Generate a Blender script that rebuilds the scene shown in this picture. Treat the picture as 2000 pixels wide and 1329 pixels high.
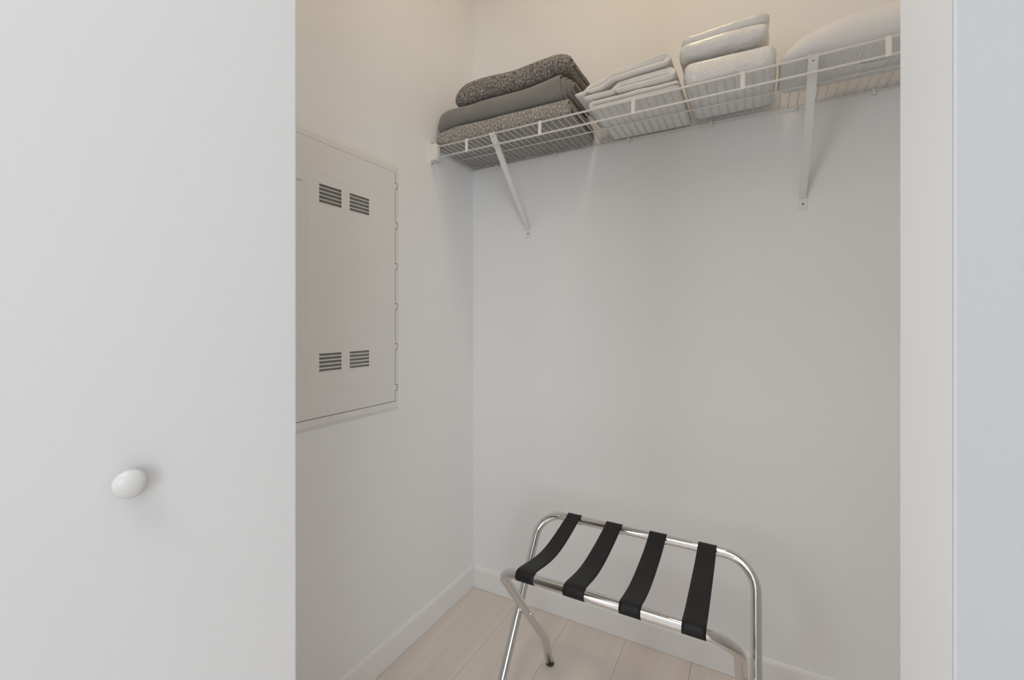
import bpy, bmesh, math, random
from mathutils import Vector, Matrix, noise

for o in list(bpy.data.objects):
    bpy.data.objects.remove(o, do_unlink=True)
S = bpy.context.scene
C = S.collection
PI = math.pi

# ------------------------------------------------------------------ camera
CAM_H = 1.25
cam_d = bpy.data.cameras.new('camera')
cam_d.sensor_fit = 'HORIZONTAL'
cam_d.sensor_width = 36.0
cam_d.lens = 36.0 * 860.6 / 2000.0
cam_d.shift_y = -35.0 / 2000.0
cam_d.clip_start = 0.02
cam = bpy.data.objects.new('camera', cam_d)
C.objects.link(cam)
cam.location = (0, 0, CAM_H)
cam.rotation_euler = (PI / 2, 0, math.radians(28.877))
S.camera = cam

# ------------------------------------------------------------------ world, lights, exposure
W = bpy.data.worlds.new('sky')
S.world = W
W.use_nodes = True
W.node_tree.nodes['Background'].inputs[0].default_value = (0.80, 0.88, 1.0, 1)
W.node_tree.nodes['Background'].inputs[1].default_value = 1.0


def area(name, loc, rot, sx, sy, power, col, shape='RECTANGLE'):
    d = bpy.data.lights.new(name, 'AREA')
    d.shape = shape
    d.size = sx
    d.size_y = sy
    d.energy = power
    d.color = col
    o = bpy.data.objects.new(name, d)
    o.location = loc
    o.rotation_euler = rot
    C.objects.link(o)
    return o


# daylight from two unseen windows, set apart to light the closet evenly
area('window_daylight', (1.80, -2.52, 1.55), (PI / 2, 0, 0), 1.7, 1.9, 46, (0.94, 0.98, 1.0))
area('window_daylight', (-1.95, -2.52, 1.55), (PI / 2, 0, 0), 1.5, 1.9, 34, (0.94, 0.98, 1.0))
# soft fill added under the room ceiling, no fitting known there
area('room_ceiling_light', (-0.3, -1.0, 3.28), (0, 0, 0), 1.2, 1.2, 28, (0.97, 0.985, 1.0))
# warm ceiling fitting of the closet
area('closet_ceiling_light', (-0.25, 1.02, 3.28), (0, 0, 0), 0.28, 0.28, 5.5, (1.0, 0.78, 0.51), 'DISK')

vs = S.view_settings
vs.view_transform = 'Standard'
vs.look = 'None'
vs.gamma = 1.0
vs.use_curve_mapping = False
vs.exposure = 0.01

# ------------------------------------------------------------------ materials


def mat(name, col, rough=0.5, metal=0.0, spec=0.5, bump=0.0, bscale=200.0, coat=0.0,
        var=0.0, vscale=3.0, sheen=0.0, coat_rough=0.15, bdist=0.002):
    m = bpy.data.materials.new(name)
    m.use_nodes = True
    nt = m.node_tree
    b = nt.nodes['Principled BSDF']
    b.inputs['Base Color'].default_value = (*col, 1)
    b.inputs['Roughness'].default_value = rough
    b.inputs['Metallic'].default_value = metal
    b.inputs['Specular IOR Level'].default_value = spec
    b.inputs['Coat Weight'].default_value = coat
    b.inputs['Coat Roughness'].default_value = coat_rough
    b.inputs['Sheen Weight'].default_value = sheen
    tc = nt.nodes.new('ShaderNodeTexCoord')
    if var > 0:
        n = nt.nodes.new('ShaderNodeTexNoise')
        n.inputs['Scale'].default_value = vscale
        n.inputs['Detail'].default_value = 4
        nt.links.new(tc.outputs['Object'], n.inputs['Vector'])
        r = nt.nodes.new('ShaderNodeMixRGB')
        r.inputs[1].default_value = (*[c * (1 - var) for c in col], 1)
        r.inputs[2].default_value = (*[min(1, c * (1 + var)) for c in col], 1)
        nt.links.new(n.outputs['Fac'], r.inputs[0])
        nt.links.new(r.outputs[0], b.inputs['Base Color'])
    if bump > 0:
        n2 = nt.nodes.new('ShaderNodeTexNoise')
        n2.inputs['Scale'].default_value = bscale
        n2.inputs['Detail'].default_value = 3
        nt.links.new(tc.outputs['Object'], n2.inputs['Vector'])
        bp = nt.nodes.new('ShaderNodeBump')
        bp.inputs['Strength'].default_value = bump
        bp.inputs['Distance'].default_value = bdist
        nt.links.new(n2.outputs['Fac'], bp.inputs['Height'])
        nt.links.new(bp.outputs['Normal'], b.inputs['Normal'])
    return m


def marl(name, dark, mid, light, scale=230.0):
    """heather grey knit: short light and dark yarn flecks"""
    m = bpy.data.materials.new(name)
    m.use_nodes = True
    nt = m.node_tree
    b = nt.nodes['Principled BSDF']
    b.inputs['Roughness'].default_value = 0.95
    b.inputs['Specular IOR Level'].default_value = 0.15
    b.inputs['Sheen Weight'].default_value = 0.25
    tc = nt.nodes.new('ShaderNodeTexCoord')
    mp = nt.nodes.new('ShaderNodeMapping')
    mp.inputs['Scale'].default_value = (1.0, 0.8, 0.55)
    nt.links.new(tc.outputs['Object'], mp.inputs['Vector'])
    n = nt.nodes.new('ShaderNodeTexNoise')
    n.inputs['Scale'].default_value = scale
    n.inputs['Detail'].default_value = 2
    n.inputs['Roughness'].default_value = 0.6
    nt.links.new(mp.outputs[0], n.inputs['Vector'])
    r = nt.nodes.new('ShaderNodeValToRGB')
    e = r.color_ramp.elements
    e[0].position = 0.36
    e[0].color = (*dark, 1)
    e[1].position = 0.66
    e[1].color = (*light, 1)
    k = e.new(0.5)
    k.color = (*mid, 1)
    nt.links.new(n.outputs['Fac'], r.inputs[0])
    nt.links.new(r.outputs[0], b.inputs['Base Color'])
    bp = nt.nodes.new('ShaderNodeBump')
    bp.inputs['Strength'].default_value = 0.7
    bp.inputs['Distance'].default_value = 0.002
    nt.links.new(n.outputs['Fac'], bp.inputs['Height'])
    nt.links.new(bp.outputs['Normal'], b.inputs['Normal'])
    return m


M = {}
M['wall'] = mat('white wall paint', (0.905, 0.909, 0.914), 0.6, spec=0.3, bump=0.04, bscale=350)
M['room_wall'] = mat('pale grey wall paint', (0.367, 0.370, 0.376), 0.6, spec=0.3, bump=0.04, bscale=350)  # pale grey, lowered further to hold down the overlit front wall
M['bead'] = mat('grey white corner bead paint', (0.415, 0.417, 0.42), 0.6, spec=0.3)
M['ceiling'] = mat('white ceiling paint', (0.82, 0.815, 0.80), 0.8, spec=0.2)
M['trim'] = mat('white trim paint', (0.89, 0.888, 0.885), 0.4, spec=0.4)
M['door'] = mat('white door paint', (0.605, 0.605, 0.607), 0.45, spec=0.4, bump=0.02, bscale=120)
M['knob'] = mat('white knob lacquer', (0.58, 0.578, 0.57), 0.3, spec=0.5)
M['panel'] = mat('white enamelled steel', (0.84, 0.835, 0.82), 0.5, spec=0.35, bump=0.03, bscale=500)
M['cavity'] = mat('grey enclosure interior', (0.30, 0.295, 0.285), 0.8)
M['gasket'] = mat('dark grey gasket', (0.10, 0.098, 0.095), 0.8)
M['wire'] = mat('white vinyl coated wire', (0.84, 0.835, 0.82), 0.4, spec=0.45)
M['plastic'] = mat('white moulded plastic', (0.84, 0.825, 0.80), 0.45)
M['screw'] = mat('dull steel screw', (0.25, 0.24, 0.22), 0.45, metal=0.8)
M['chrome'] = mat('chrome plated steel', (0.72, 0.72, 0.72), 0.07, metal=1.0)
M['strap'] = mat('black nylon webbing', (0.009, 0.009, 0.010), 0.55, spec=0.32, bump=0.25, bscale=900, bdist=0.0006)
M['rubber'] = mat('dark grey rubber', (0.07, 0.07, 0.07), 0.7)
M['floor_base'] = mat('dark joint below the planks', (0.42, 0.37, 0.33), 0.9)
M['plush'] = mat('plain grey plush', (0.245, 0.235, 0.225), 0.85, spec=0.2, var=0.16, vscale=14, sheen=0.35,
                 bump=0.25, bscale=500)
M['marl_a'] = marl('light heather grey knit', (0.15, 0.14, 0.13), (0.325, 0.305, 0.287), (0.60, 0.565, 0.53))
M['marl_b'] = marl('dark heather grey knit', (0.08, 0.072, 0.066), (0.22, 0.203, 0.187), (0.46, 0.43, 0.40), 210)
M['towel'] = mat('white terry cotton', (0.86, 0.855, 0.84), 0.95, spec=0.1, sheen=0.2, bump=0.35, bscale=600)
M['bag'] = mat('white bedding under clear plastic', (0.86, 0.86, 0.86), 0.5, spec=0.4, coat=0.7, coat_rough=0.12,
               bump=0.6, bscale=24, bdist=0.02)
M['bag_soft'] = mat('white pillow cotton', (0.85, 0.845, 0.835), 0.7, spec=0.25, bump=0.10, bscale=18, bdist=0.01)


def plank_mat():
    m = bpy.data.materials.new('pale washed oak plank')
    m.use_nodes = True
    nt = m.node_tree
    b = nt.nodes['Principled BSDF']
    b.inputs['Roughness'].default_value = 0.5
    b.inputs['Specular IOR Level'].default_value = 0.35
    tc = nt.nodes.new('ShaderNodeTexCoord')
    oi = nt.nodes.new('ShaderNodeObjectInfo')
    mp = nt.nodes.new('ShaderNodeMapping')
    mp.inputs['Scale'].default_value = (14, 0.9, 14)
    nt.links.new(tc.outputs['Object'], mp.inputs['Vector'])
    cmb = nt.nodes.new('ShaderNodeCombineXYZ')
    ml = nt.nodes.new('ShaderNodeMath')
    ml.operation = 'MULTIPLY'
    ml.inputs[1].default_value = 40
    nt.links.new(oi.outputs['Random'], ml.inputs[0])
    for i in range(3):
        nt.links.new(ml.outputs[0], cmb.inputs[i])
    nt.links.new(cmb.outputs[0], mp.inputs['Location'])
    n = nt.nodes.new('ShaderNodeTexNoise')
    n.inputs['Scale'].default_value = 1.6
    n.inputs['Detail'].default_value = 5
    nt.links.new(mp.outputs[0], n.inputs['Vector'])
    r = nt.nodes.new('ShaderNodeValToRGB')
    e = r.color_ramp.elements
    e[0].position = 0.3
    e[0].color = (0.76, 0.675, 0.615, 1)
    e[1].position = 0.7
    e[1].color = (0.82, 0.745, 0.695, 1)
    nt.links.new(n.outputs['Fac'], r.inputs[0])
    nt.links.new(r.outputs[0], b.inputs['Base Color'])
    return m


M['plank'] = plank_mat()

# ------------------------------------------------------------------ helpers


def obj(name, me, m, parent=None, loc=(0, 0, 0), smooth=False):
    """me: mesh or bmesh in world coordinates relative to loc"""
    if isinstance(me, bmesh.types.BMesh):
        bm = me
        me = bpy.data.meshes.new(name)
        bm.normal_update()
        bm.to_mesh(me)
        bm.free()
    if m is not None and not me.materials:
        me.materials.append(M[m])
    if smooth:
        for p in me.polygons:
            p.use_smooth = True
    o = bpy.data.objects.new(name, me)
    C.objects.link(o)
    o.location = loc
    if parent:
        o.parent = parent
    return o


def tag(o, label, cat, group=None):
    o['label'] = label
    o['category'] = cat
    if group:
        o['group'] = group
    return o


def empty(name, loc, label=None, cat=None, group=None):
    o = bpy.data.objects.new(name, None)
    o.empty_display_size = 0.05
    C.objects.link(o)
    o.location = loc
    if label:
        tag(o, label, cat, group)
    return o


def struct(o):
    o['kind'] = 'structure'
    return o


def box(bm, x0, x1, y0, y1, z0, z1, bevel=0.0, seg=2):
    r = bmesh.ops.create_cube(bm, size=1.0)
    vs_ = r['verts']
    for v in vs_:
        v.co = Vector(((x0 + x1) / 2 + v.co.x * (x1 - x0), (y0 + y1) / 2 + v.co.y * (y1 - y0),
                       (z0 + z1) / 2 + v.co.z * (z1 - z0)))
    if bevel > 0:
        es = list({e for v in vs_ for e in v.link_edges})
        bmesh.ops.bevel(bm, geom=es, offset=bevel, segments=seg, affect='EDGES', profile=0.5)
    return bm


def nbox(*a, **k):
    return box(bmesh.new(), *a, **k)


def prism(bm, pts, axis, a0, a1):
    """extrude a 2D polygon along an axis: axis 0 -> pts are (y,z); 1 -> (x,z); 2 -> (x,y)"""
    def P(p, a):
        if axis == 0:
            return (a, p[0], p[1])
        if axis == 1:
            return (p[0], a, p[1])
        return (p[0], p[1], a)
    A = [bm.verts.new(P(p, a0)) for p in pts]
    B = [bm.verts.new(P(p, a1)) for p in pts]
    n = len(pts)
    for i in range(n):
        bm.faces.new((A[i], A[(i + 1) % n], B[(i + 1) % n], B[i]))
    bm.faces.new(A[::-1])
    bm.faces.new(B)
    bmesh.ops.recalc_face_normals(bm, faces=bm.faces)
    return bm


def tube(bm, pts, r, n=12, cap=True):
    pts = [Vector(p) for p in pts]
    rings = []
    up = None
    for i, p in enumerate(pts):
        if i == 0:
            t = pts[1] - p
        elif i == len(pts) - 1:
            t = p - pts[i - 1]
        else:
            t = (pts[i + 1] - p).normalized() + (p - pts[i - 1]).normalized()
        t.normalize()
        if up is None:
            up = t.orthogonal().normalized()
        else:
            up = (up - t * up.dot(t)).normalized()
        s = t.cross(up)
        rings.append([bm.verts.new(p + (up * math.cos(2 * PI * k / n) + s * math.sin(2 * PI * k / n)) * r)
                      for k in range(n)])
    for a, b in zip(rings, rings[1:]):
        for k in range(n):
            bm.faces.new((a[k], a[(k + 1) % n], b[(k + 1) % n], b[k]))
    if cap:
        bm.faces.new(rings[0][::-1])
        bm.faces.new(rings[-1])
    return bm


def lathe(bm, prof, n, mtx):
    """prof: (radius, height) pairs from the foot to the tip, about local +Z"""
    rings = []
    for r, h in prof:
        if r < 1e-6:
            rings.append([bm.verts.new(mtx @ Vector((0, 0, h)))])
        else:
            rings.append([bm.verts.new(mtx @ Vector((r * math.cos(2 * PI * k / n), r * math.sin(2 * PI * k / n), h)))
                          for k in range(n)])
    for a, b in zip(rings, rings[1:]):
        for k in range(n):
            if len(b) == 1:
                bm.faces.new((a[k], a[(k + 1) % n], b[0]))
            elif len(a) == 1:
                bm.faces.new((a[0], b[(k + 1) % n], b[k]))
            else:
                bm.faces.new((a[k], a[(k + 1) % n], b[(k + 1) % n], b[k]))
    bmesh.ops.recalc_face_normals(bm, faces=bm.faces)
    return bm


# ------------------------------------------------------------------ the place
XL, YB = -1.1744, 1.7464        # closet: left wall, back wall
XR = 0.92                       # closet: right wall
CEIL = 3.3
YN, YF = 0.3756, 0.4906         # wall between room and closet: room face, closet face
XJ = 0.1089                     # right side of the opening
XO = -0.955                     # left side of the opening
HEAD = 2.42
JT = 0.0016                     # jamb lining
RXL, RXR, RYB = -2.9, 2.8, -2.6  # the room
T = 0.1

struct(obj('wall_left', nbox(XL - T, XL, YN + 0.03, YB + T, 0, CEIL), 'wall'))
struct(obj('wall_back', nbox(XL, XR, YB, YB + T, 0, CEIL), 'wall'))
struct(obj('wall_right', nbox(XR, XR + T, YF, YB + T, 0, CEIL), 'wall'))

# wall_front right of the opening: room side in grey dimmed against the light, white closet side, white jamb lining with eased edges
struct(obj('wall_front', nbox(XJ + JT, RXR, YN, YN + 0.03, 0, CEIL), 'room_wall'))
struct(obj('wall_closet_front', nbox(XJ + JT, XR, YN + 0.03, YF, 0, CEIL), 'wall'))
struct(obj('trim_1', nbox(XJ, XJ + JT, YN + 0.0012, YF, 0, HEAD), 'trim'))
# thin strip along the room-side edge, highlight painted in as lighter grey
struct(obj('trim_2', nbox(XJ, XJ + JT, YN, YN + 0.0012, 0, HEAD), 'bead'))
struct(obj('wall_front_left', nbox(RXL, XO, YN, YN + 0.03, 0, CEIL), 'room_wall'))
struct(obj('wall_closet_front_left', nbox(XL, XO, YN + 0.03, YF, 0, CEIL), 'wall'))
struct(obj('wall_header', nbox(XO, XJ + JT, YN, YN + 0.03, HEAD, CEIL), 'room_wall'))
struct(obj('wall_closet_header', nbox(XO, XJ + JT, YN + 0.03, YF, HEAD, CEIL), 'wall'))
struct(obj('wall_room_left', nbox(RXL - T, RXL, RYB, YF, 0, CEIL), 'wall'))
struct(obj('wall_room_right', nbox(RXR, RXR + T, RYB, YF, 0, CEIL), 'wall'))
# wall behind the camera; unseen window openings spaced for even closet light
WZ0, WZ1 = 0.55, 2.55
WINS = ((-2.75, -1.15), (0.90, 2.70))
bm = bmesh.new()
xs_ = [RXL] + [v for w_ in WINS for v in w_] + [RXR]
for k in range(0, len(xs_), 2):
    box(bm, xs_[k], xs_[k + 1], RYB - T, RYB, 0, CEIL)
for a0, a1 in WINS:
    box(bm, a0, a1, RYB - T, RYB, 0, WZ0)
    box(bm, a0, a1, RYB - T, RYB, WZ1, CEIL)
struct(obj('wall_room_rear', bm, 'wall'))
for k, (a0, a1) in enumerate(WINS):
    wc = (a0 + a1) / 2
    hw = (a1 - a0) / 2
    win = struct(empty('window_%d' % (k + 1), (wc, RYB - 0.05, WZ0)))
    bm = bmesh.new()
    for a in ((-hw, -hw + .05, 0, WZ1 - WZ0), (hw - .05, hw, 0, WZ1 - WZ0), (-hw + .05, hw - .05, 0, .05),
              (-hw + .05, hw - .05, WZ1 - WZ0 - .05, WZ1 - WZ0), (-.025, .025, .05, WZ1 - WZ0 - .05)):
        box(bm, a[0], a[1], -0.03, 0.03, a[2], a[3])
    obj('window_frame', bm, 'trim', win)
struct(obj('ceiling', nbox(RXL - T, RXR + T, RYB - T, YB + T, CEIL, CEIL + T), 'ceiling'))

# floor: base and single planks, laid along the closet's depth
fl = struct(obj('floor', nbox(RXL - T, RXR + T, RYB - T, YB + T, -0.1, -0.008), 'floor_base'))
PW, PL = 0.24, 3.0
random.seed(4)
seam = -0.9235
i0 = int(math.floor((RXL - seam) / PW))
i1 = int(math.ceil((RXR - seam) / PW))
plank_cache = {}
for i in range(i0, i1):
    x0 = max(seam + i * PW, RXL)
    x1 = min(seam + (i + 1) * PW, RXR)
    if i == -1:
        x0 = XL
    if i == -2:
        x1 = XL
    if x1 - x0 < .02:
        continue
    y = YB + random.uniform(0.1, PL) - PL * 2 if i != -1 else YB - 1.2
    cuts = []
    yy = RYB + random.uniform(1.5, 2.7)
    while yy < YB:
        cuts.append(yy)
        yy += PL
    ys = [RYB] + cuts + [YB]
    for a, b in zip(ys, ys[1:]):
        if b - a < .05:
            continue
        if x1 > XL and x0 >= XL - .001 or b <= YF:
            g = 0.0004
            key = (round(x1 - x0, 4), round(b - a, 4))
            me = plank_cache.get(key)
            if me is None:
                bmk = nbox(-(x1 - x0) / 2 + g, (x1 - x0) / 2 - g, -(b - a) / 2 + g, (b - a) / 2 - g, -0.0075, 0, bevel=0.0004, seg=1)
                me = bpy.data.meshes.new('plank')
                bmk.to_mesh(me)
                bmk.free()
                plank_cache[key] = me
            obj('plank', me, 'plank', fl, ((x0 + x1) / 2, (a + b) / 2, 0))

# baseboards
BH, BT = 0.0998, 0.012
prof_t = [(0, 0.001), (BT, 0.001), (BT, BH - 0.012), (BT - 0.003, BH - 0.004), (BT - 0.008, BH), (0, BH)]
bm = bmesh.new()
prism(bm, [(XL + a, z) for a, z in prof_t], 1, YF, YB - 0.0005)
struct(obj('baseboard_left', bm, 'trim'))
bm = bmesh.new()
prism(bm, [(YB - a, z) for a, z in prof_t], 0, XL + BT + 0.0006, XR - BT - .0006)
struct(obj('baseboard_back', bm, 'trim'))
bm = bmesh.new()
prism(bm, [(XR - a, z) for a, z in prof_t], 1, YF, YB - 0.0005)
struct(obj('baseboard_right', bm, 'trim'))

# ------------------------------------------------------------------ bifold door, folded open into the room
ANG = math.radians(72)
LEAD = Vector((-0.6122, 0.43, 0))
DW, DT = 0.505, 0.034
dd = Vector((-math.cos(ANG), -math.sin(ANG), 0))      # along the lead panel, away from its edge
dn = Vector((math.sin(ANG), -math.cos(ANG), 0))       # its room-side face
door = struct(empty('door_1', (LEAD.x, LEAD.y, 0.012)))
door['label'] = 'white flat bifold closet door standing folded open with a round knob'


def frame_mtx(o, ex, ey):
    ez = Vector((0, 0, 1))
    m = Matrix((ex.to_4d(), ey.to_4d(), ez.to_4d(), Vector((0, 0, 0, 1)))).transposed()
    m.col[3] = (o.x, o.y, o.z, 1)
    m[3][0] = m[3][1] = m[3][2] = 0
    return m


def door_slab(o, ex, ey):
    b = nbox(0, DW, -DT, 0, 0, 2.38, bevel=0.0025, seg=2)
    b.transform(frame_mtx(o, ex, ey))
    bmesh.ops.recalc_face_normals(b, faces=b.faces)
    return b


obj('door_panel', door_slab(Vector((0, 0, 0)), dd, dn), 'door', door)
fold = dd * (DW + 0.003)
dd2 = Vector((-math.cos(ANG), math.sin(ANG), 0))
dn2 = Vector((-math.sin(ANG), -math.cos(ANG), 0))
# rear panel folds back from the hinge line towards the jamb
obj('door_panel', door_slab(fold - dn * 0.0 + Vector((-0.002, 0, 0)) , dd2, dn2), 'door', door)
for z in (0.25, 1.03, 1.85):
    b = bmesh.new()
    p = fold + Vector((-0.001, -0.004, 0))
    tube(b, [p + Vector((0, 0, z - .035)), p + Vector((0, 0, z + .035))], 0.004, 10)
    obj('hinge', b, 'plastic', door)
# knob
kp = dd * 0.193
ex = dn.copy()
zq = dn.to_track_quat('Z', 'Y').to_matrix().to_4x4()
zq.translation = kp + Vector((0, 0, 1.057 - 0.012))
kprof = [(0.0105, -0.001), (0.0100, 0.004), (0.0092, 0.009), (0.0100, 0.012), (0.0140, 0.0145), (0.0165, 0.0175),
         (0.0172, 0.0205), (0.0166, 0.0235), (0.0145, 0.0262), (0.0110, 0.0282), (0.0060, 0.0295), (0, 0.030)]
b = bmesh.new()
lathe(b, kprof, 40, zq)
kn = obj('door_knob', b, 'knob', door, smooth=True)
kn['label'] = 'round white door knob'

# ------------------------------------------------------------------ access panel on the left wall
PY0, PY1, PZ0, PZ1 = 0.742, 1.2417, 0.924, 1.8355
pan = empty('access_panel', (XL, (PY0 + PY1) / 2, PZ0),
            'white steel utility access panel with four louvred vents on the left wall', 'access panel')
px = lambda d: d            # local: x = distance out from the wall
oy, oz = (PY0 + PY1) / 2, PZ0
DY0, DY1, DZ0, DZ1 = 0.763, 1.2203, 0.958, 1.8035
FR = 0.007                  # how far the frame stands out
# frame ring with sloping outer edge
bm = bmesh.new()


def ring(y0, y1, z0, z1, x):
    return [bm.verts.new((x, y0 - oy, z0 - oz)), bm.verts.new((x, y1 - oy, z0 - oz)),
            bm.verts.new((x, y1 - oy, z1 - oz)), bm.verts.new((x, y0 - oy, z1 - oz))]


def bridge(a, b):
    for k in range(4):
        bm.faces.new((a[k], a[(k + 1) % 4], b[(k + 1) % 4], b[k]))


g = 0.0022
tabs = [1.745, 1.578, 1.418, 1.268, 1.110, 0.958 + .05]
tabs = []
for ypx in (365, 442, 521, 599, 677, 757):
    # hinge tabs measured along the right edge
    d = Vector((-math.sin(math.radians(28.877)), math.cos(math.radians(28.877)), 0))
    D = Vector((XL, 1.226, 0)).dot(d)
    tabs.append(CAM_H - (ypx - 629.5) * D / 860.6)
TH = 0.0195
a = ring(PY0, PY1, PZ0, PZ1, 0.0003)
a2 = ring(PY0 + 0.002, PY1 - 0.002, PZ0 + 0.002, PZ1 - 0.002, 0.003)
bq = ring(PY0 + 0.011, PY1 - 0.008, PZ0 + 0.013, PZ1 - 0.013, FR)
c1 = ring(DY0 - g, DY1 + 0.0105 + g, DZ0 - g, DZ1 + 0.0009, FR)
c2 = ring(DY0 - g, DY1 + 0.0105 + g, DZ0 - g, DZ1 + 0.0009, 0.0003)
bridge(a, a2)
bridge(a2, bq)
bridge(bq, c1)
bridge(c1, c2)
# strips between the hinge notches
zs_ = sorted(tabs)
edges = [DZ0 - g] + [v for t in zs_ for v in (t - TH / 2 - g, t + TH / 2 + g)] + [DZ1 + 0.0009]
for k in range(0, len(edges), 2):
    box(bm, 0.0064, FR, DY1 + g - oy, DY1 + 0.0105 + g - oy, edges[k] - oz, edges[k + 1] - oz)
bmesh.ops.recalc_face_normals(bm, faces=bm.faces)
obj('frame', bm, 'panel', pan)
# backing seen through the vents and joints
obj('enclosure_back', nbox(0.0004, 0.0012, DY0 - .002 - oy, DY1 + .012 - oy, DZ0 - .002 - oz, DZ1 + .002 - oz), 'cavity', pan)
obj('hinge_gasket', nbox(0.0013, 0.0062, DY1 + .0004 - oy, DY1 + .0105 + g - .0002 - oy, DZ0 - oz, DZ1 - oz), 'gasket', pan)  # dark strip added to paint the shade of the hinge gap
# door with vent openings
VZ = [(1.6155, 1.6775), (1.0945, 1.1555)]
VY = [(0.8955, 0.979), (1.0115, 1.0955)]
ys = [DY0, VY[0][0], VY[0][1], VY[1][0], VY[1][1], DY1]
zs2 = [DZ0, VZ[1][0], VZ[1][1], VZ[0][0], VZ[0][1], DZ1]
D0, D1 = 0.0048, 0.0068
bm = bmesh.new()
vv = {}
for i, y in enumerate(ys):
    for j, z in enumerate(zs2):
        vv[i, j] = bm.verts.new((D1, y - oy, z - oz))
holes = set()
for i in range(5):
    for j in range(5):
        if i in (1, 3) and j in (1, 3):
            continue
        bm.faces.new((vv[i, j], vv[i + 1, j], vv[i + 1, j + 1], vv[i, j + 1]))
r_ = bmesh.ops.extrude_face_region(bm, geom=list(bm.faces))
for v in [e for e in r_['geom'] if isinstance(e, bmesh.types.BMVert)]:
    v.co.x = D0
bmesh.ops.recalc_face_normals(bm, faces=bm.faces)
pdoor = obj('door', bm, 'panel', pan)
# raised border of the stamped field
EY0, EY1, EZ0, EZ1 = 0.8525, 1.1345, 1.048, 1.707
bm = bmesh.new()
for (a0, a1, b0, b1) in ((EY0, EY0 + .0022, EZ0, EZ1), (EY1 - .0022, EY1, EZ0, EZ1),
                         (EY0 + .0022, EY1 - .0022, EZ0, EZ0 + .0022), (EY0 + .0022, EY1 - .0022, EZ1 - .0022, EZ1)):
    box(bm, D1 - .0002, D1 + 0.0006, a0 - oy, a1 - oy, b0 - oz, b1 - oz)
obj('stamped_border', bm, 'panel', pdoor)
# louvre slats
for vz0, vz1 in VZ:
    for vy0, vy1 in VY:
        n = 5
        p = (vz1 - vz0) / n
        for k in range(n + 1):
            zc = vz0 + k * p
            zt = 0.0026
            if k == 0:
                zc += zt / 2
            if k == n:
                zc -= zt / 2
            b = bmesh.new()
            prism(b, [(D0 - .002, zc + .0022 - oz), (D0 - .002, zc + 0.0030 - oz), (D1 + .0006, zc + zt / 2 - oz),
                      (D1 + .0006, zc - zt / 2 - oz)], 1, vy0 - oy, vy1 - oy)
            obj('louvre_slat', b, 'panel', pdoor)
for t in tabs:
    b = nbox(D0, D1, DY1 - .001 - oy, DY1 + .0105 - oy, t - TH / 2 - oz, t + TH / 2 - oz, bevel=0.0006, seg=1)
    obj('hinge_tab', b, 'panel', pan)
    b = bmesh.new()
    tube(b, [(D1 - .001, DY1 + .006 - oy, t - TH / 2 + .002 - oz), (D1 - .001, DY1 + .006 - oy, t + TH / 2 - .002 - oz)], .002, 8)
    obj('hinge_knuckle', b, 'panel', pan)
b = bmesh.new()
box(b, D1 - .0005, D1 + .003, 0.815 - oy, 0.838 - oy, 1.6685 - oz, 1.6835 - oz, bevel=.001)
obj('latch', b, 'panel', pdoor)

# ------------------------------------------------------------------ wire shelf
ZS = CAM_H + 0.7203             # centre line of the front rod
YFR = 1.4391                    # front rods
ZLB = CAM_H + 0.6767
YMID = 1.597
YBK = YB - 0.006
SX0, SX1 = XL + 0.004, XR - 0.004
shelf = empty('wire_shelf', (XL, YB, ZS), 'white ventilated wire closet shelf fixed along the back wall', 'shelf')
L = lambda x, y, z: (x - XL, y - YB, z - ZS)
RF = 0.0033


def rod(name, y, z, rr, x0=SX0, x1=SX1, n=12):
    b = bmesh.new()
    tube(b, [L(x0, y, z), L(x1, y, z)], rr, n)
    return obj(name, b, 'wire', shelf, smooth=True)


rod('front_rod', YFR, ZS, RF)
rod('lip_rod', YFR, ZLB, RF)
rod('middle_rod', YMID, ZS - 0.0038, 0.0024)
rod('back_rod', YBK, ZS - 0.0005, 0.0026)
# deck wires, one inch apart
WR = 0.0014
b = bmesh.new()
tube(b, [(0, YFR - YB, 0), (0, YBK - YB, 0)], WR, 8)
wme = bpy.data.meshes.new('deck_wire')
b.to_mesh(wme)
b.free()
wme.materials.append(M['wire'])
for p in wme.polygons:
    p.use_smooth = True
DZW = 0.0020
x = SX0 + 0.022
while x < SX1 - 0.01:
    o = bpy.data.objects.new('deck_wire', wme)
    C.objects.link(o)
    o.parent = shelf
    o.location = (x - XL, 0, DZW)
    x += 0.0254
ZD = ZS + DZW + WR + 0.0006     # what lies on the shelf rests here
# flat struts in the lip
for sx in (-0.997, -0.678, -0.345, -0.031, 0.296, 0.62):
    b = nbox(sx - .0062 - XL, sx + .0062 - XL, YFR - YB - .0045, YFR - YB - .0025, ZLB - ZS - .004, .004, bevel=.0006, seg=1)
    obj('lip_strut', b, 'wire', shelf)
# wall clips of the back rod
for cx_ in (-1.04, -0.749, -0.435, -0.139, 0.12, 0.323, 0.6):
    b = bmesh.new()
    box(b, cx_ - .005 - XL, cx_ + .005 - XL, -.0125, -.0004, -.0085, .005, bevel=.0015)
    tube(b, [(cx_ - XL, -.0004, -.011), (cx_ - XL, -.009, -.011)], .0045, 12)
    obj('wall_clip', b, 'plastic', shelf, smooth=False)


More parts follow.
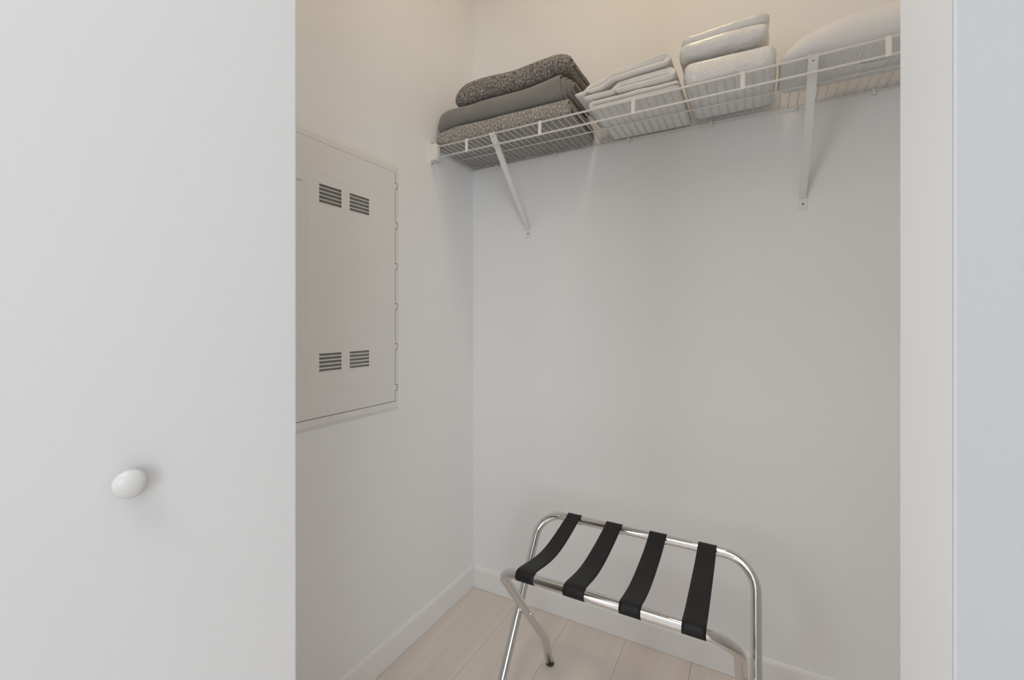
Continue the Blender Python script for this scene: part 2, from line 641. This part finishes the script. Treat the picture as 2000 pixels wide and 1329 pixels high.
def brace(bx):
    """angled support brace from the lip down to the wall"""
    top = Vector((bx, YFR - 0.0065, ZS + 0.002))
    bot = Vector((bx, YB - 0.003, CAM_H + 0.409))
    d = (bot - top)
    ln = d.length
    d.normalize()
    sd = Vector((1, 0, 0))
    nn = sd.cross(d)          # out of the brace, downwards/forwards
    if nn.y > 0:
        nn = -nn
    b = bmesh.new()
    w, fl_, th = 0.0112, 0.010, 0.0016
    prof = [(-w, -fl_), (-w, 0), (w, 0), (w, -fl_), (w - th, -fl_), (w - th, -th), (-w + th, -th), (-w + th, -fl_)]
    def ringp(p, sc):
        return [b.verts.new(Vector(L(*(p + sd * a * sc + nn * c)))) for a, c in prof]
    lip_bottom = top + d * 0.001
    r0 = ringp(top, 1.05)
    r1 = ringp(top + d * ln * 0.5, 0.95)
    r2 = ringp(bot - d * 0.004, 0.85)
    n = len(prof)
    for A, B in ((r0, r1), (r1, r2)):
        for k in range(n):
            b.faces.new((A[k], A[(k + 1) % n], B[(k + 1) % n], B[k]))
    b.faces.new(r0)
    b.faces.new(r2[::-1])
    bmesh.ops.recalc_face_normals(b, faces=b.faces)
    br = obj('support_brace', b, 'wire', shelf)
    # wall foot with screw
    b = bmesh.new()
    zt = CAM_H + 0.418
    zb = CAM_H + 0.373
    pts = [(bx - .0125, zt), (bx - .0125, zb + .005), (bx - .009, zb), (bx + .009, zb), (bx + .0125, zb + .005), (bx + .0125, zt)]
    pts = [(q[0] - XL, q[1] - ZS) for q in pts]
    prism(b, pts, 1, -0.0022, -0.0004)
    obj('brace_foot', b, 'wire', br)
    b = bmesh.new()
    zq_ = Vector((0, -1, 0)).to_track_quat('Z', 'Y').to_matrix().to_4x4()
    zq_.translation = Vector((bx - XL, -0.0022, CAM_H + 0.3915 - ZS))
    lathe(b, [(.0036, -.0005), (.0036, .0008), (.0024, .0018), (0, .0021)], 14, zq_)
    obj('screw', b, 'screw', br)
    # pin through the top of the brace
    b = bmesh.new()
    tp = top + d * 0.016 + nn * 0.0
    zq_ = nn.to_track_quat('Z', 'Y').to_matrix().to_4x4()
    zq_.translation = Vector(L(*tp))
    lathe(b, [(.0022, -.0005), (.0022, .0006), (0, .0009)], 10, zq_)
    obj('screw', b, 'screw', br)


brace(-0.8805)
brace(0.1390)
# end bracket on the left wall
b = bmesh.new()
box(b, 0.0004, 0.0034, 1.424 - YB, 1.456 - YB, 1.898 - ZS, 1.996 - ZS, bevel=.001)
box(b, 0.0004, 0.030, 1.4265 - YB, 1.4515 - YB, 1.916 - ZS, 1.983 - ZS, bevel=.002)
eb = obj('end_bracket', b, 'plastic', shelf)
b = nbox(0.0305, 0.0345, 1.430 - YB, 1.450 - YB, 1.918 - ZS, 1.981 - ZS, bevel=.001)
obj('bracket_collar', b, 'plastic', eb)
for z in (1.989, 1.9065):
    b = bmesh.new()
    zq_ = Vector((1, 0, 0)).to_track_quat('Z', 'Y').to_matrix().to_4x4()
    zq_.translation = Vector((0.0034, 1.4395 - YB, z - ZS))
    lathe(b, [(.0034, -.0005), (.0034, .0008), (.0022, .0016), (0, .0019)], 14, zq_)
    obj('screw', b, 'screw', eb)

# ------------------------------------------------------------------ folded textiles


def ribbon(path, hts, stations, place, cap=True):
    """loft a thick sheet. path: 2D centre line; hts: half thickness at each point; stations: list of
    (u, thickness factor); place(u, i, p) -> 3D"""
    n = len(path)
    nor = []
    for i in range(n):
        a = path[max(0, i - 1)]
        b = path[min(n - 1, i + 1)]
        t = Vector((b[0] - a[0], b[1] - a[1]))
        t.normalize()
        nor.append(Vector((-t.y, t.x)))
    bm_ = bmesh.new()
    rows = []
    for u, f in stations:
        o_ = []
        i_ = []
        for i in range(n):
            p = Vector(path[i])
            h = hts[i] * f
            e = min(i, n - 1 - i)
            if e < 2:
                h *= (0.45, 0.85)[e]
            o_.append(bm_.verts.new(place(u, i, p + nor[i] * h)))
            i_.append(bm_.verts.new(place(u, i, p - nor[i] * h)))
        rows.append((o_, i_))
    for (oa, ia), (ob, ib) in zip(rows, rows[1:]):
        for i in range(n - 1):
            bm_.faces.new((oa[i], oa[i + 1], ob[i + 1], ob[i]))
            bm_.faces.new((ia[i + 1], ia[i], ib[i], ib[i + 1]))
        bm_.faces.new((ia[0], oa[0], ob[0], ib[0]))
        bm_.faces.new((oa[-1], ia[-1], ib[-1], ob[-1]))
    if cap:
        for (o_, i_) in (rows[0], rows[-1]):
            for i in range(n - 1):
                bm_.faces.new((o_[i], o_[i + 1], i_[i + 1], i_[i]))
    bmesh.ops.recalc_face_normals(bm_, faces=bm_.faces)
    return bm_


def stations(n, edge, length):
    """even stations with a rounded thickness at both ends"""
    s = []
    for k in range(5):
        d = edge * (1 - math.cos(k / 4 * PI / 2))
        f = 0.25 + 0.75 * math.sin(k / 4 * PI / 2)
        s.append((d / length, f))
    for k in range(1, n):
        s.append((edge / length + (1 - 2 * edge / length) * k / n, 1.0))
    s += [(1 - u, f) for u, f in s[:5][::-1]]
    return s


def spiral(h, d, t, e=1.0):
    """stadium-shaped roll, h high and d deep, sheet thickness t; outer end underneath at the back"""
    rin, rout = t * 0.55, h / 2 - t / 2
    turns = max(1, round((rout - rin) / t * 1) )
    straight = d - h
    th1 = -PI / 2 + 0.35
    th0 = th1 - 2 * PI * turns
    pts = []
    N = int(turns * 28)
    prev = None
    for k in range(N + 1):
        th = th0 + (th1 - th0) * k / N
        if k <= N - 28:
            r = rin + (rout - t - rin) * k / max(1, N - 28)
        else:
            r = rout - t + t * min(1, (k - (N - 28)) / 28 * 5)
        c, s = math.cos(th), math.sin(th)
        off = straight / 2 if c > 1e-6 else (-straight / 2 if c < -1e-6 else 0)
        c, s = math.copysign(abs(c) ** e, c), math.copysign(abs(s) ** e, s)
        p = (off + r * c, r * s, r)
        if prev and abs(p[0] - prev[0]) > straight * 0.3:
            m = 7
            for q in range(1, m):
                pts.append(tuple(prev[j] + (p[j] - prev[j]) * q / m for j in range(3)))
        pts.append(p)
        prev = p
    return pts, rout


def blanket(name, m, label, x0, x1, y0, y1, zlo, zhi, t, stag, seed, amp=0.004, lround=(0.05, 0.6), rround=None, nx=44, sq=0.85):
    """zlo/zhi: functions of x for the lower and the upper side"""
    xm = (x0 + x1) / 2
    h = zhi(xm) - zlo(xm)
    pts, rout = spiral(h, y1 - y0, t, sq)
    path = [(p[0], p[1]) for p in pts]
    rad = [p[2] for p in pts]
    hts = [t * 0.46] * len(pts)
    yc = (y0 + y1) / 2
    base = Vector((xm, yc, zlo(xm)))
    sx = x1 - x0

    def place(u, i, p):
        k = min(5.0, (rout - rad[i]) / t)
        xe = x1 + stag * k + 0.0025 * noise.noise(Vector((rad[i] * 300, i * .05, seed)))
        xs = x0 + 0.002 * k
        x_ = xs + (xe - xs) * u
        y_, v = p[0], p[1] / h            # v in -.5 .. .5
        f = 1.0
        d = x_ - x0
        if lround and d < lround[0]:
            q = max(0, 1 - d / lround[0])
            f = 1 - (1 - lround[1]) * (1 - math.sqrt(max(0, 1 - q * q)))
        if rround:
            d = x1 - x_
            if d < rround[0]:
                q = min(1, max(0, 1 - d / rround[0]))
                f = min(f, 1 - (1 - rround[1]) * (1 - math.sqrt(max(0, 1 - q * q))))
        zl, zh = zlo(x_), zhi(x_)
        hh = zh - zl
        nz = noise.noise(Vector((x_ * 7 + seed, y_ * 6, seed * 1.7)))
        n2 = noise.noise(Vector((x_ * 22 + seed, y_ * 15, v * 3 + seed)))
        z_ = zl + hh * (0.5 + v * f) - hh * 0.5 * (1 - f) * 0.55
        up = min(1, max(0, v + 0.5))
        z_ += (amp * nz + amp * 0.35 * n2) * up
        fy = 1 - (1 - f) * 0.35
        yy_ = y_ * fy
        yy_ += (0.6 * amp * noise.noise(Vector((x_ * 9, v * 2.5, seed + 5))) + 0.4 * amp * n2) * (1 if y_ < 0 else -1)
        return Vector((x_, yc + yy_, z_)) - base
    st = [(k / nx, 1.0) for k in range(nx + 1)]
    st = [(0, .5), (0.004, .85)] + st[1:-1] + [(0.994, .95), (1.0, .6)]
    bm_ = ribbon(path, hts, st, place)
    o_ = obj(name, bm_, m, None, base, smooth=True)
    tag(o_, label, 'blanket', 'grey blankets on the wire shelf')
    return o_


def lerp_table(tab):
    def f(x):
        if x <= tab[0][0]:
            return tab[0][1]
        for (a, va), (b, vb) in zip(tab, tab[1:]):
            if x <= b:
                s = (x - a) / (b - a)
                s = s * s * (3 - 2 * s)
                return va + (vb - va) * s
        return tab[-1][1]
    return f


z_b1 = lerp_table([(-1.16, 2.038), (-1.05, 2.046), (-0.75, 2.043), (-0.57, 2.041)])
z_b2 = lerp_table([(-1.16, 2.132), (-1.06, 2.128), (-0.92, 2.131), (-0.78, 2.128), (-0.60, 2.143), (-.52, 2.13)])
z_b3 = lerp_table([(-1.08, 2.205), (-1.0, 2.221), (-0.8, 2.214), (-0.64, 2.218), (-0.56, 2.21)])
blanket('folded_blanket', 'marl_a', 'flecked light grey blanket at the bottom of the stack, lying on the wire shelf',
        -1.158, -0.575, 1.446, 1.741, lambda x: ZD, z_b1, 0.0088, 0.0012, 3, amp=0.003, lround=(0.03, 0.8), sq=0.55)
blanket('folded_blanket', 'plush', 'plain smooth grey blanket in the middle of the stack with ribbed folds at its end',
        -1.160, -0.608, 1.448, 1.722, lambda x: z_b1(x) + 0.0045, z_b2, 0.0080, 0.0130, 11, amp=0.006, lround=(0.07, 0.62))
blanket('folded_blanket', 'marl_b', 'flecked dark grey blanket on top of the stack of three blankets',
        -1.078, -0.575, 1.450, 1.715, lambda x: z_b2(x) + 0.0055, z_b3, 0.0105, 0.002, 23, amp=0.005, lround=(0.07, 0.45),
        rround=(0.045, 0.72))


def towel(name, label, xl_lo, xl_hi, xr, y0, y1, zlo, th_l, th_r, seed, fold='right', gap=0.0009):
    """U-folded towel: two layers joined by a round fold; zlo(x): its underside; th_l, th_r: layer thickness
    at the free end and at the fold"""
    xm_ = min(xl_lo, xl_hi)

    def tf(x):
        q = min(1, max(0, (x - xm_) / (xr - xm_)))
        return th_l + (th_r - th_l) * q * q * (3 - 2 * q)
    r = th_r / 2 + gap / 2
    xa = xr - r - th_r / 2
    nn_ = 30
    lo = []
    hi = []
    for k in range(nn_ + 1):
        x_ = xl_lo + (xa - xl_lo) * k / nn_
        lo.append((x_, tf(x_) / 2, tf(x_)))
    for k in range(nn_ + 1):
        x_ = xa + (xl_hi - xa) * k / nn_
        dq = min(1, max(0, (x_ - (xl_lo - 0.012)) / 0.022))
        dq = dq * dq * (3 - 2 * dq)
        hi.append((x_, tf(x_) * 0.5 + (tf(x_) + gap) * dq, tf(x_)))
    zA, zB, tA = lo[-1][1], hi[0][1], lo[-1][2]
    rc = (zB - zA) / 2
    arc = [(xa + rc * math.sin(a) * 1.2, zA + rc - rc * math.cos(a), tA) for a in [PI * k / 14 for k in range(1, 14)]]
    pts_ = lo + arc + hi
    path = [(p[0], p[1]) for p in pts_]
    hts = [p[2] / 2 * (1 + 0.05 * noise.noise(Vector((p[0] * 18, p[1] * 60, seed)))) for p in pts_]
    if fold == 'left':
        mid = (xl_lo + xr) / 2
        path = [(2 * mid - p[0], p[1]) for p in path]
    yc, xc = (y0 + y1) / 2, (xl_hi + xr) / 2
    base = Vector((xc, yc, zlo(xc)))

    def place(u, i, p):
        y = y0 + (y1 - y0) * u
        off = 0.005 * noise.noise(Vector((p.x * 6, p.y * 40, seed))) * (1 - u)
        off += 0.0025 * math.sin(p.y * 190 + seed) * (1 - u)
        z = zlo(p.x) + p.y
        upf = min(1, p.y / (2 * th_l))
        z += 0.0026 * upf * noise.noise(Vector((p.x * 17, y * 12, seed + 2)))
        return Vector((p.x, y + off, z)) - base
    bm_ = ribbon(path, hts, stations(10, th_l * 0.5, y1 - y0), place)
    o_ = obj(name, bm_, 'towel', None, base, smooth=True)
    tag(o_, label, 'towel', 'white towels on the wire shelf')
    return o_


t1b = lambda x: ZD
t2b = lerp_table([(-.52, ZD + .0345), (-.40, ZD + .0338), (-.22, ZD + .0330)])
t3b = lerp_table([(-.55, ZD + .0525), (-.46, ZD + .0560), (-.405, ZD + .0735), (-.29, ZD + .0788), (-.22, ZD + .0805)])
towel('folded_towel', 'white folded towel at the bottom of its stack, resting on the wires', -0.497, -0.497, -0.205,
      1.444, 1.735, t1b, 0.0145, 0.0145, 1, 'left')
towel('folded_towel', 'white folded towel in the middle of its stack with a short lower flap', -0.405, -0.514, -0.216,
      1.440, 1.730, t2b, 0.0150, 0.0205, 2)
towel('folded_towel', 'white folded towel topmost of its stack beside the grey blankets', -0.502, -0.545, -0.232,
      1.438, 1.728, t3b, 0.0150, 0.0205, 3)


def cushion(bm_, x0, x1, y0, y1, z0, z1, e_xy, e_z, seed, amp, n=40, shape=None, mz=14):
    """soft box: superellipse plan and section"""
    xc, yc, zc = (x0 + x1) / 2, (y0 + y1) / 2, (z0 + z1) / 2
    hx, hy, hz = (x1 - x0) / 2, (y1 - y0) / 2, (z1 - z0) / 2

    def sp(c, e):
        return math.copysign(abs(c) ** e, c)
    rings = []
    N = n * 2
    for j in range(1, mz):
        ph = -PI / 2 + PI * j / mz
        cr, sz = sp(math.cos(ph), e_z), sp(math.sin(ph), e_z)
        rg = []
        for k in range(N):
            th = 2 * PI * k / N
            v = Vector((sp(math.cos(th), e_xy) * cr, sp(math.sin(th), e_xy) * cr, sz))
            p = Vector((xc + hx * v.x, yc + hy * v.y, zc + hz * v.z))
            q = noise.noise(p * 14 + Vector((seed, 0, 0))) + 0.5 * noise.noise(p * 34 + Vector((0, seed, 0)))
            up = min(1, max(0, (v.z + 1) * 1.2))
            p += Vector((v.x, v.y, 0.9 * max(0, v.z))) * amp * q * up
            if shape:
                p = shape(p, v)
            rg.append(bm_.verts.new(p))
        rings.append(rg)
    for a_, b_ in zip(rings, rings[1:]):
        for k in range(N):
            bm_.faces.new((a_[k], a_[(k + 1) % N], b_[(k + 1) % N], b_[k]))
    for rg, s in ((rings[0], -1), (rings[-1], 1)):
        m_ = Vector((0, 0, 0))
        for v in rg:
            m_ += v.co
        m_ /= N
        cvs = rg
        for f in (0.75, 0.5, 0.25):
            nx_ = [bm_.verts.new(m_ + (v.co - m_) * f) for v in rg]
            for k in range(N):
                bm_.faces.new((cvs[k], cvs[(k + 1) % N], nx_[(k + 1) % N], nx_[k]))
            cvs = nx_
        cv = bm_.verts.new(m_)
        for k in range(N):
            bm_.faces.new((cvs[k], cvs[(k + 1) % N], cv))
    bmesh.ops.recalc_face_normals(bm_, faces=bm_.faces)
    return bm_


def place_at(bm_, base):
    for v in bm_.verts:
        v.co -= base
    return bm_


# lower plastic-wrapped pillow
PZ1_ = 2.046


def sh_low(p, v):
    # top slopes down a little to the right and to the rear edge
    k = max(0, v.z)
    p.z -= 0.006 * k * (p.x + 0.07) / 0.13
    return p


bse = Vector((-0.07, 1.585, ZD))
b = cushion(bmesh.new(), -0.196, 0.056, 1.440, 1.730, ZD, PZ1_, 0.22, 0.36, 4, 0.0042, shape=sh_low)
o = obj('packed_pillow', place_at(b, bse), 'bag', None, bse, smooth=True)
tag(o, 'white plastic-wrapped pillow lying flat on the shelf beneath a folded one', 'pillow')
# upper pillow, folded over
UZ = PZ1_ + 0.0075
bse = Vector((-0.085, 1.58, UZ))
up = empty('folded_pillow', bse, 'white plastic-wrapped pillow folded over, on top of another pillow', 'pillow')


def sh_up(p, v):
    if v.z < 0:
        p.y += 0.014 * v.z * v.z * (1 if v.y < 0 else -1)
        p.z += 0.016 * max(0, (p.x + 0.05) / 0.1) ** 2 * -v.z * (1 if v.y < 0 else 0.4)
    return p


b = cushion(bmesh.new(), -0.208, 0.036, 1.436, 1.725, UZ, UZ + 0.062, 0.2, 0.5, 9, 0.0045, shape=sh_up)
obj('body', place_at(b, bse), 'bag', up, smooth=True)


def sh_fl(p, v):
    p.z += 0.010 * (p.x + 0.09) / 0.12 * 0.3
    return p


b = cushion(bmesh.new(), -0.203, 0.036, 1.444, 1.720, UZ + 0.048, UZ + 0.090, 0.2, 0.6, 15, 0.0045, shape=sh_fl)
obj('folded_flap', place_at(b, bse), 'bag', up, smooth=True)

# large loose pillow at the right
bse = Vector((0.33, 1.57, ZD))


def sh_big(p, v):
    # tapers towards its left end, lower side lies on the wires
    s = min(1, max(0, (p.x - 0.062) / 0.20))
    s = s * (2 - s)
    f = 0.46 + 0.54 * s
    p.z = ZD + (p.z - ZD) * f
    if v.y > 0 and v.z < 0:
        p.y -= 0.03 * (-v.z)
    return p


b = cushion(bmesh.new(), 0.062, 0.66, 1.438, 1.715, ZD, ZD + 0.108, 0.30, 0.62, 21, 0.003, shape=sh_big)
o = obj('bed_pillow', place_at(b, bse), 'bag_soft', None, bse, smooth=True)
tag(o, 'large plump white pillow at the right end of the wire shelf', 'pillow')

# ------------------------------------------------------------------ luggage rack
RT = 0.0142
RB = Vector((-0.345, 1.30, 0))
rack = empty('luggage_rack', RB, 'folding chrome luggage rack with four black straps on the closet floor', 'luggage rack')
HA, YA = 0.552, 1.476           # rear rail
HB, YBt = 0.536, 1.100          # front rail
AX0, AX1 = -0.690, 0.003
BX0, BX1 = -0.656, -0.030
RC = 0.085


def arc3(c, a_dir, b_dir, rr, n=10):
    return [c + a_dir * rr * math.cos(k / n * PI / 2) + b_dir * rr * math.sin(k / n * PI / 2) for k in range(n + 1)]


def u_frame(x0, x1, top_y, top_z, bend_y, bend_z, foot_y):
    dirv = Vector((0, bend_y - top_y, bend_z - top_z)).normalized()     # down the leg
    X = Vector((1, 0, 0))
    topc = Vector((0, top_y, top_z))

    def leg(xs, s):
        """points from the foot up to the start of the corner"""
        foot = Vector((xs, foot_y, 0.012))
        bend = Vector((xs, bend_y, bend_z))
        v1 = (foot - bend).normalized()
        rr = 0.022
        pts_ = [foot, bend + v1 * rr]
        for k in range(1, 6):
            t_ = k / 6
            pa, pb, pc = bend + v1 * rr, bend, bend - dirv * rr
            pts_.append(pa * (1 - t_) ** 2 + pb * 2 * t_ * (1 - t_) + pc * t_ * t_)
        pts_.append(bend - dirv * rr)
        return pts_
    p = leg(x0, 1)
    cl = topc + dirv * RC + X * (x0 + RC)
    p += arc3(cl, -X, -dirv, RC)
    cr = topc + dirv * RC + X * (x1 - RC)
    p += arc3(cr, -dirv, X, RC)
    p += leg(x1, -1)[::-1]
    return p, dirv


pa, dA = u_frame(AX0, AX1, YA, HA, 1.178, 0.122, 1.138)
pb, dB = u_frame(BX0, BX1, YBt, HB, 1.432, 0.122, 1.474)
for pts_ in (pa, pb):
    b = bmesh.new()
    tube(b, [p - RB for p in pts_], RT, 20)
    obj('tube_frame', b, 'chrome', rack, smooth=True)
    for p, q in ((pts_[0], pts_[1]), (pts_[-1], pts_[-2])):
        d = (q - p).normalized()
        b = bmesh.new()
        tube(b, [p - RB - d * 0.0115, p - RB - d * 0.008, p - RB - d * 0.002], RT + 0.0006, 18)
        obj('foot_cap', b, 'rubber', rack)
# pivots where the legs cross
# leg A: y = YA + dA.y*s ; leg B: y = YBt + dB.y*s
sA = 0.0
best = None
for k in range(600):
    s = k * 0.001
    A_ = Vector((0, YA, HA)) + dA * s
    s2 = (A_.z - HB) / dB.z
    B_ = Vector((0, YBt, HB)) + dB * s2
    if best is None or abs(A_.y - B_.y) < best[0]:
        best = (abs(A_.y - B_.y), A_.y, A_.z)
for x0, x1 in ((AX0 - RT - .002, BX0 + RT + .003), (BX1 - RT - .003, AX1 + RT + .002)):
    b = bmesh.new()
    y, z = best[1] - RB.y, best[2]
    tube(b, [(x0 - RB.x, y, z), (x0 + .002 - RB.x, y, z), (x1 - .002 - RB.x, y, z), (x1 - RB.x, y, z)], .0045, 12)
    obj('pivot_rivet', b, 'chrome', rack)

# straps
ST = 0.0013


def strap(xb0, xb1, xf0, xf1, sag, seed):
    rr = RT + ST / 2 + 0.0004
    path = []
    # around the front rail, from underneath over its front
    for k in range(13):
        a = math.radians(-62 - 212 * k / 12)
        path.append((YBt + rr * math.cos(a), HB + rr * math.sin(a)))
    # leave the rails on top
    y0_, z0_ = path[-1]
    endp = []
    for k in range(13):
        a = math.radians(100 - 205 * k / 12)
        endp.append((YA + rr * math.cos(a), HA + rr * math.sin(a)))
    y1_, z1_ = endp[0]
    m = 24
    for k in range(1, m):
        t_ = k / m
        z = z0_ + (z1_ - z0_) * t_ - sag * (4 * t_ * (1 - t_)) ** 1.1
        z += 0.0015 * math.sin(t_ * 9 + seed)
        path.append((y0_ + (y1_ - y0_) * t_, z))
    path += endp
    # ease: strap leaves the front rail over its top
    tot = len(path)

    def place(u, i, p):
        t_ = min(1, max(0, (p.x - YBt) / (YA - YBt)))
        xa = xf0 + (xb0 - xf0) * t_
        xz = xf1 + (xb1 - xf1) * t_
        return Vector((xa + (xz - xa) * u, p.x, p.y)) - RB
    b_ = ribbon(path, [ST / 2] * tot, [(k / 6, 1) for k in range(7)], place)
    s_ = obj('strap', b_, 'strap', rack, smooth=True)
    return s_


strap(-.584, -.535, -.588, -.534, 0.026, 1)
strap(-.445, -.391, -.446, -.388, 0.022, 2)
strap(-.301, -.248, -.297, -.244, 0.022, 3)
strap(-.154, -.102, -.150, -.097, 0.010, 4)
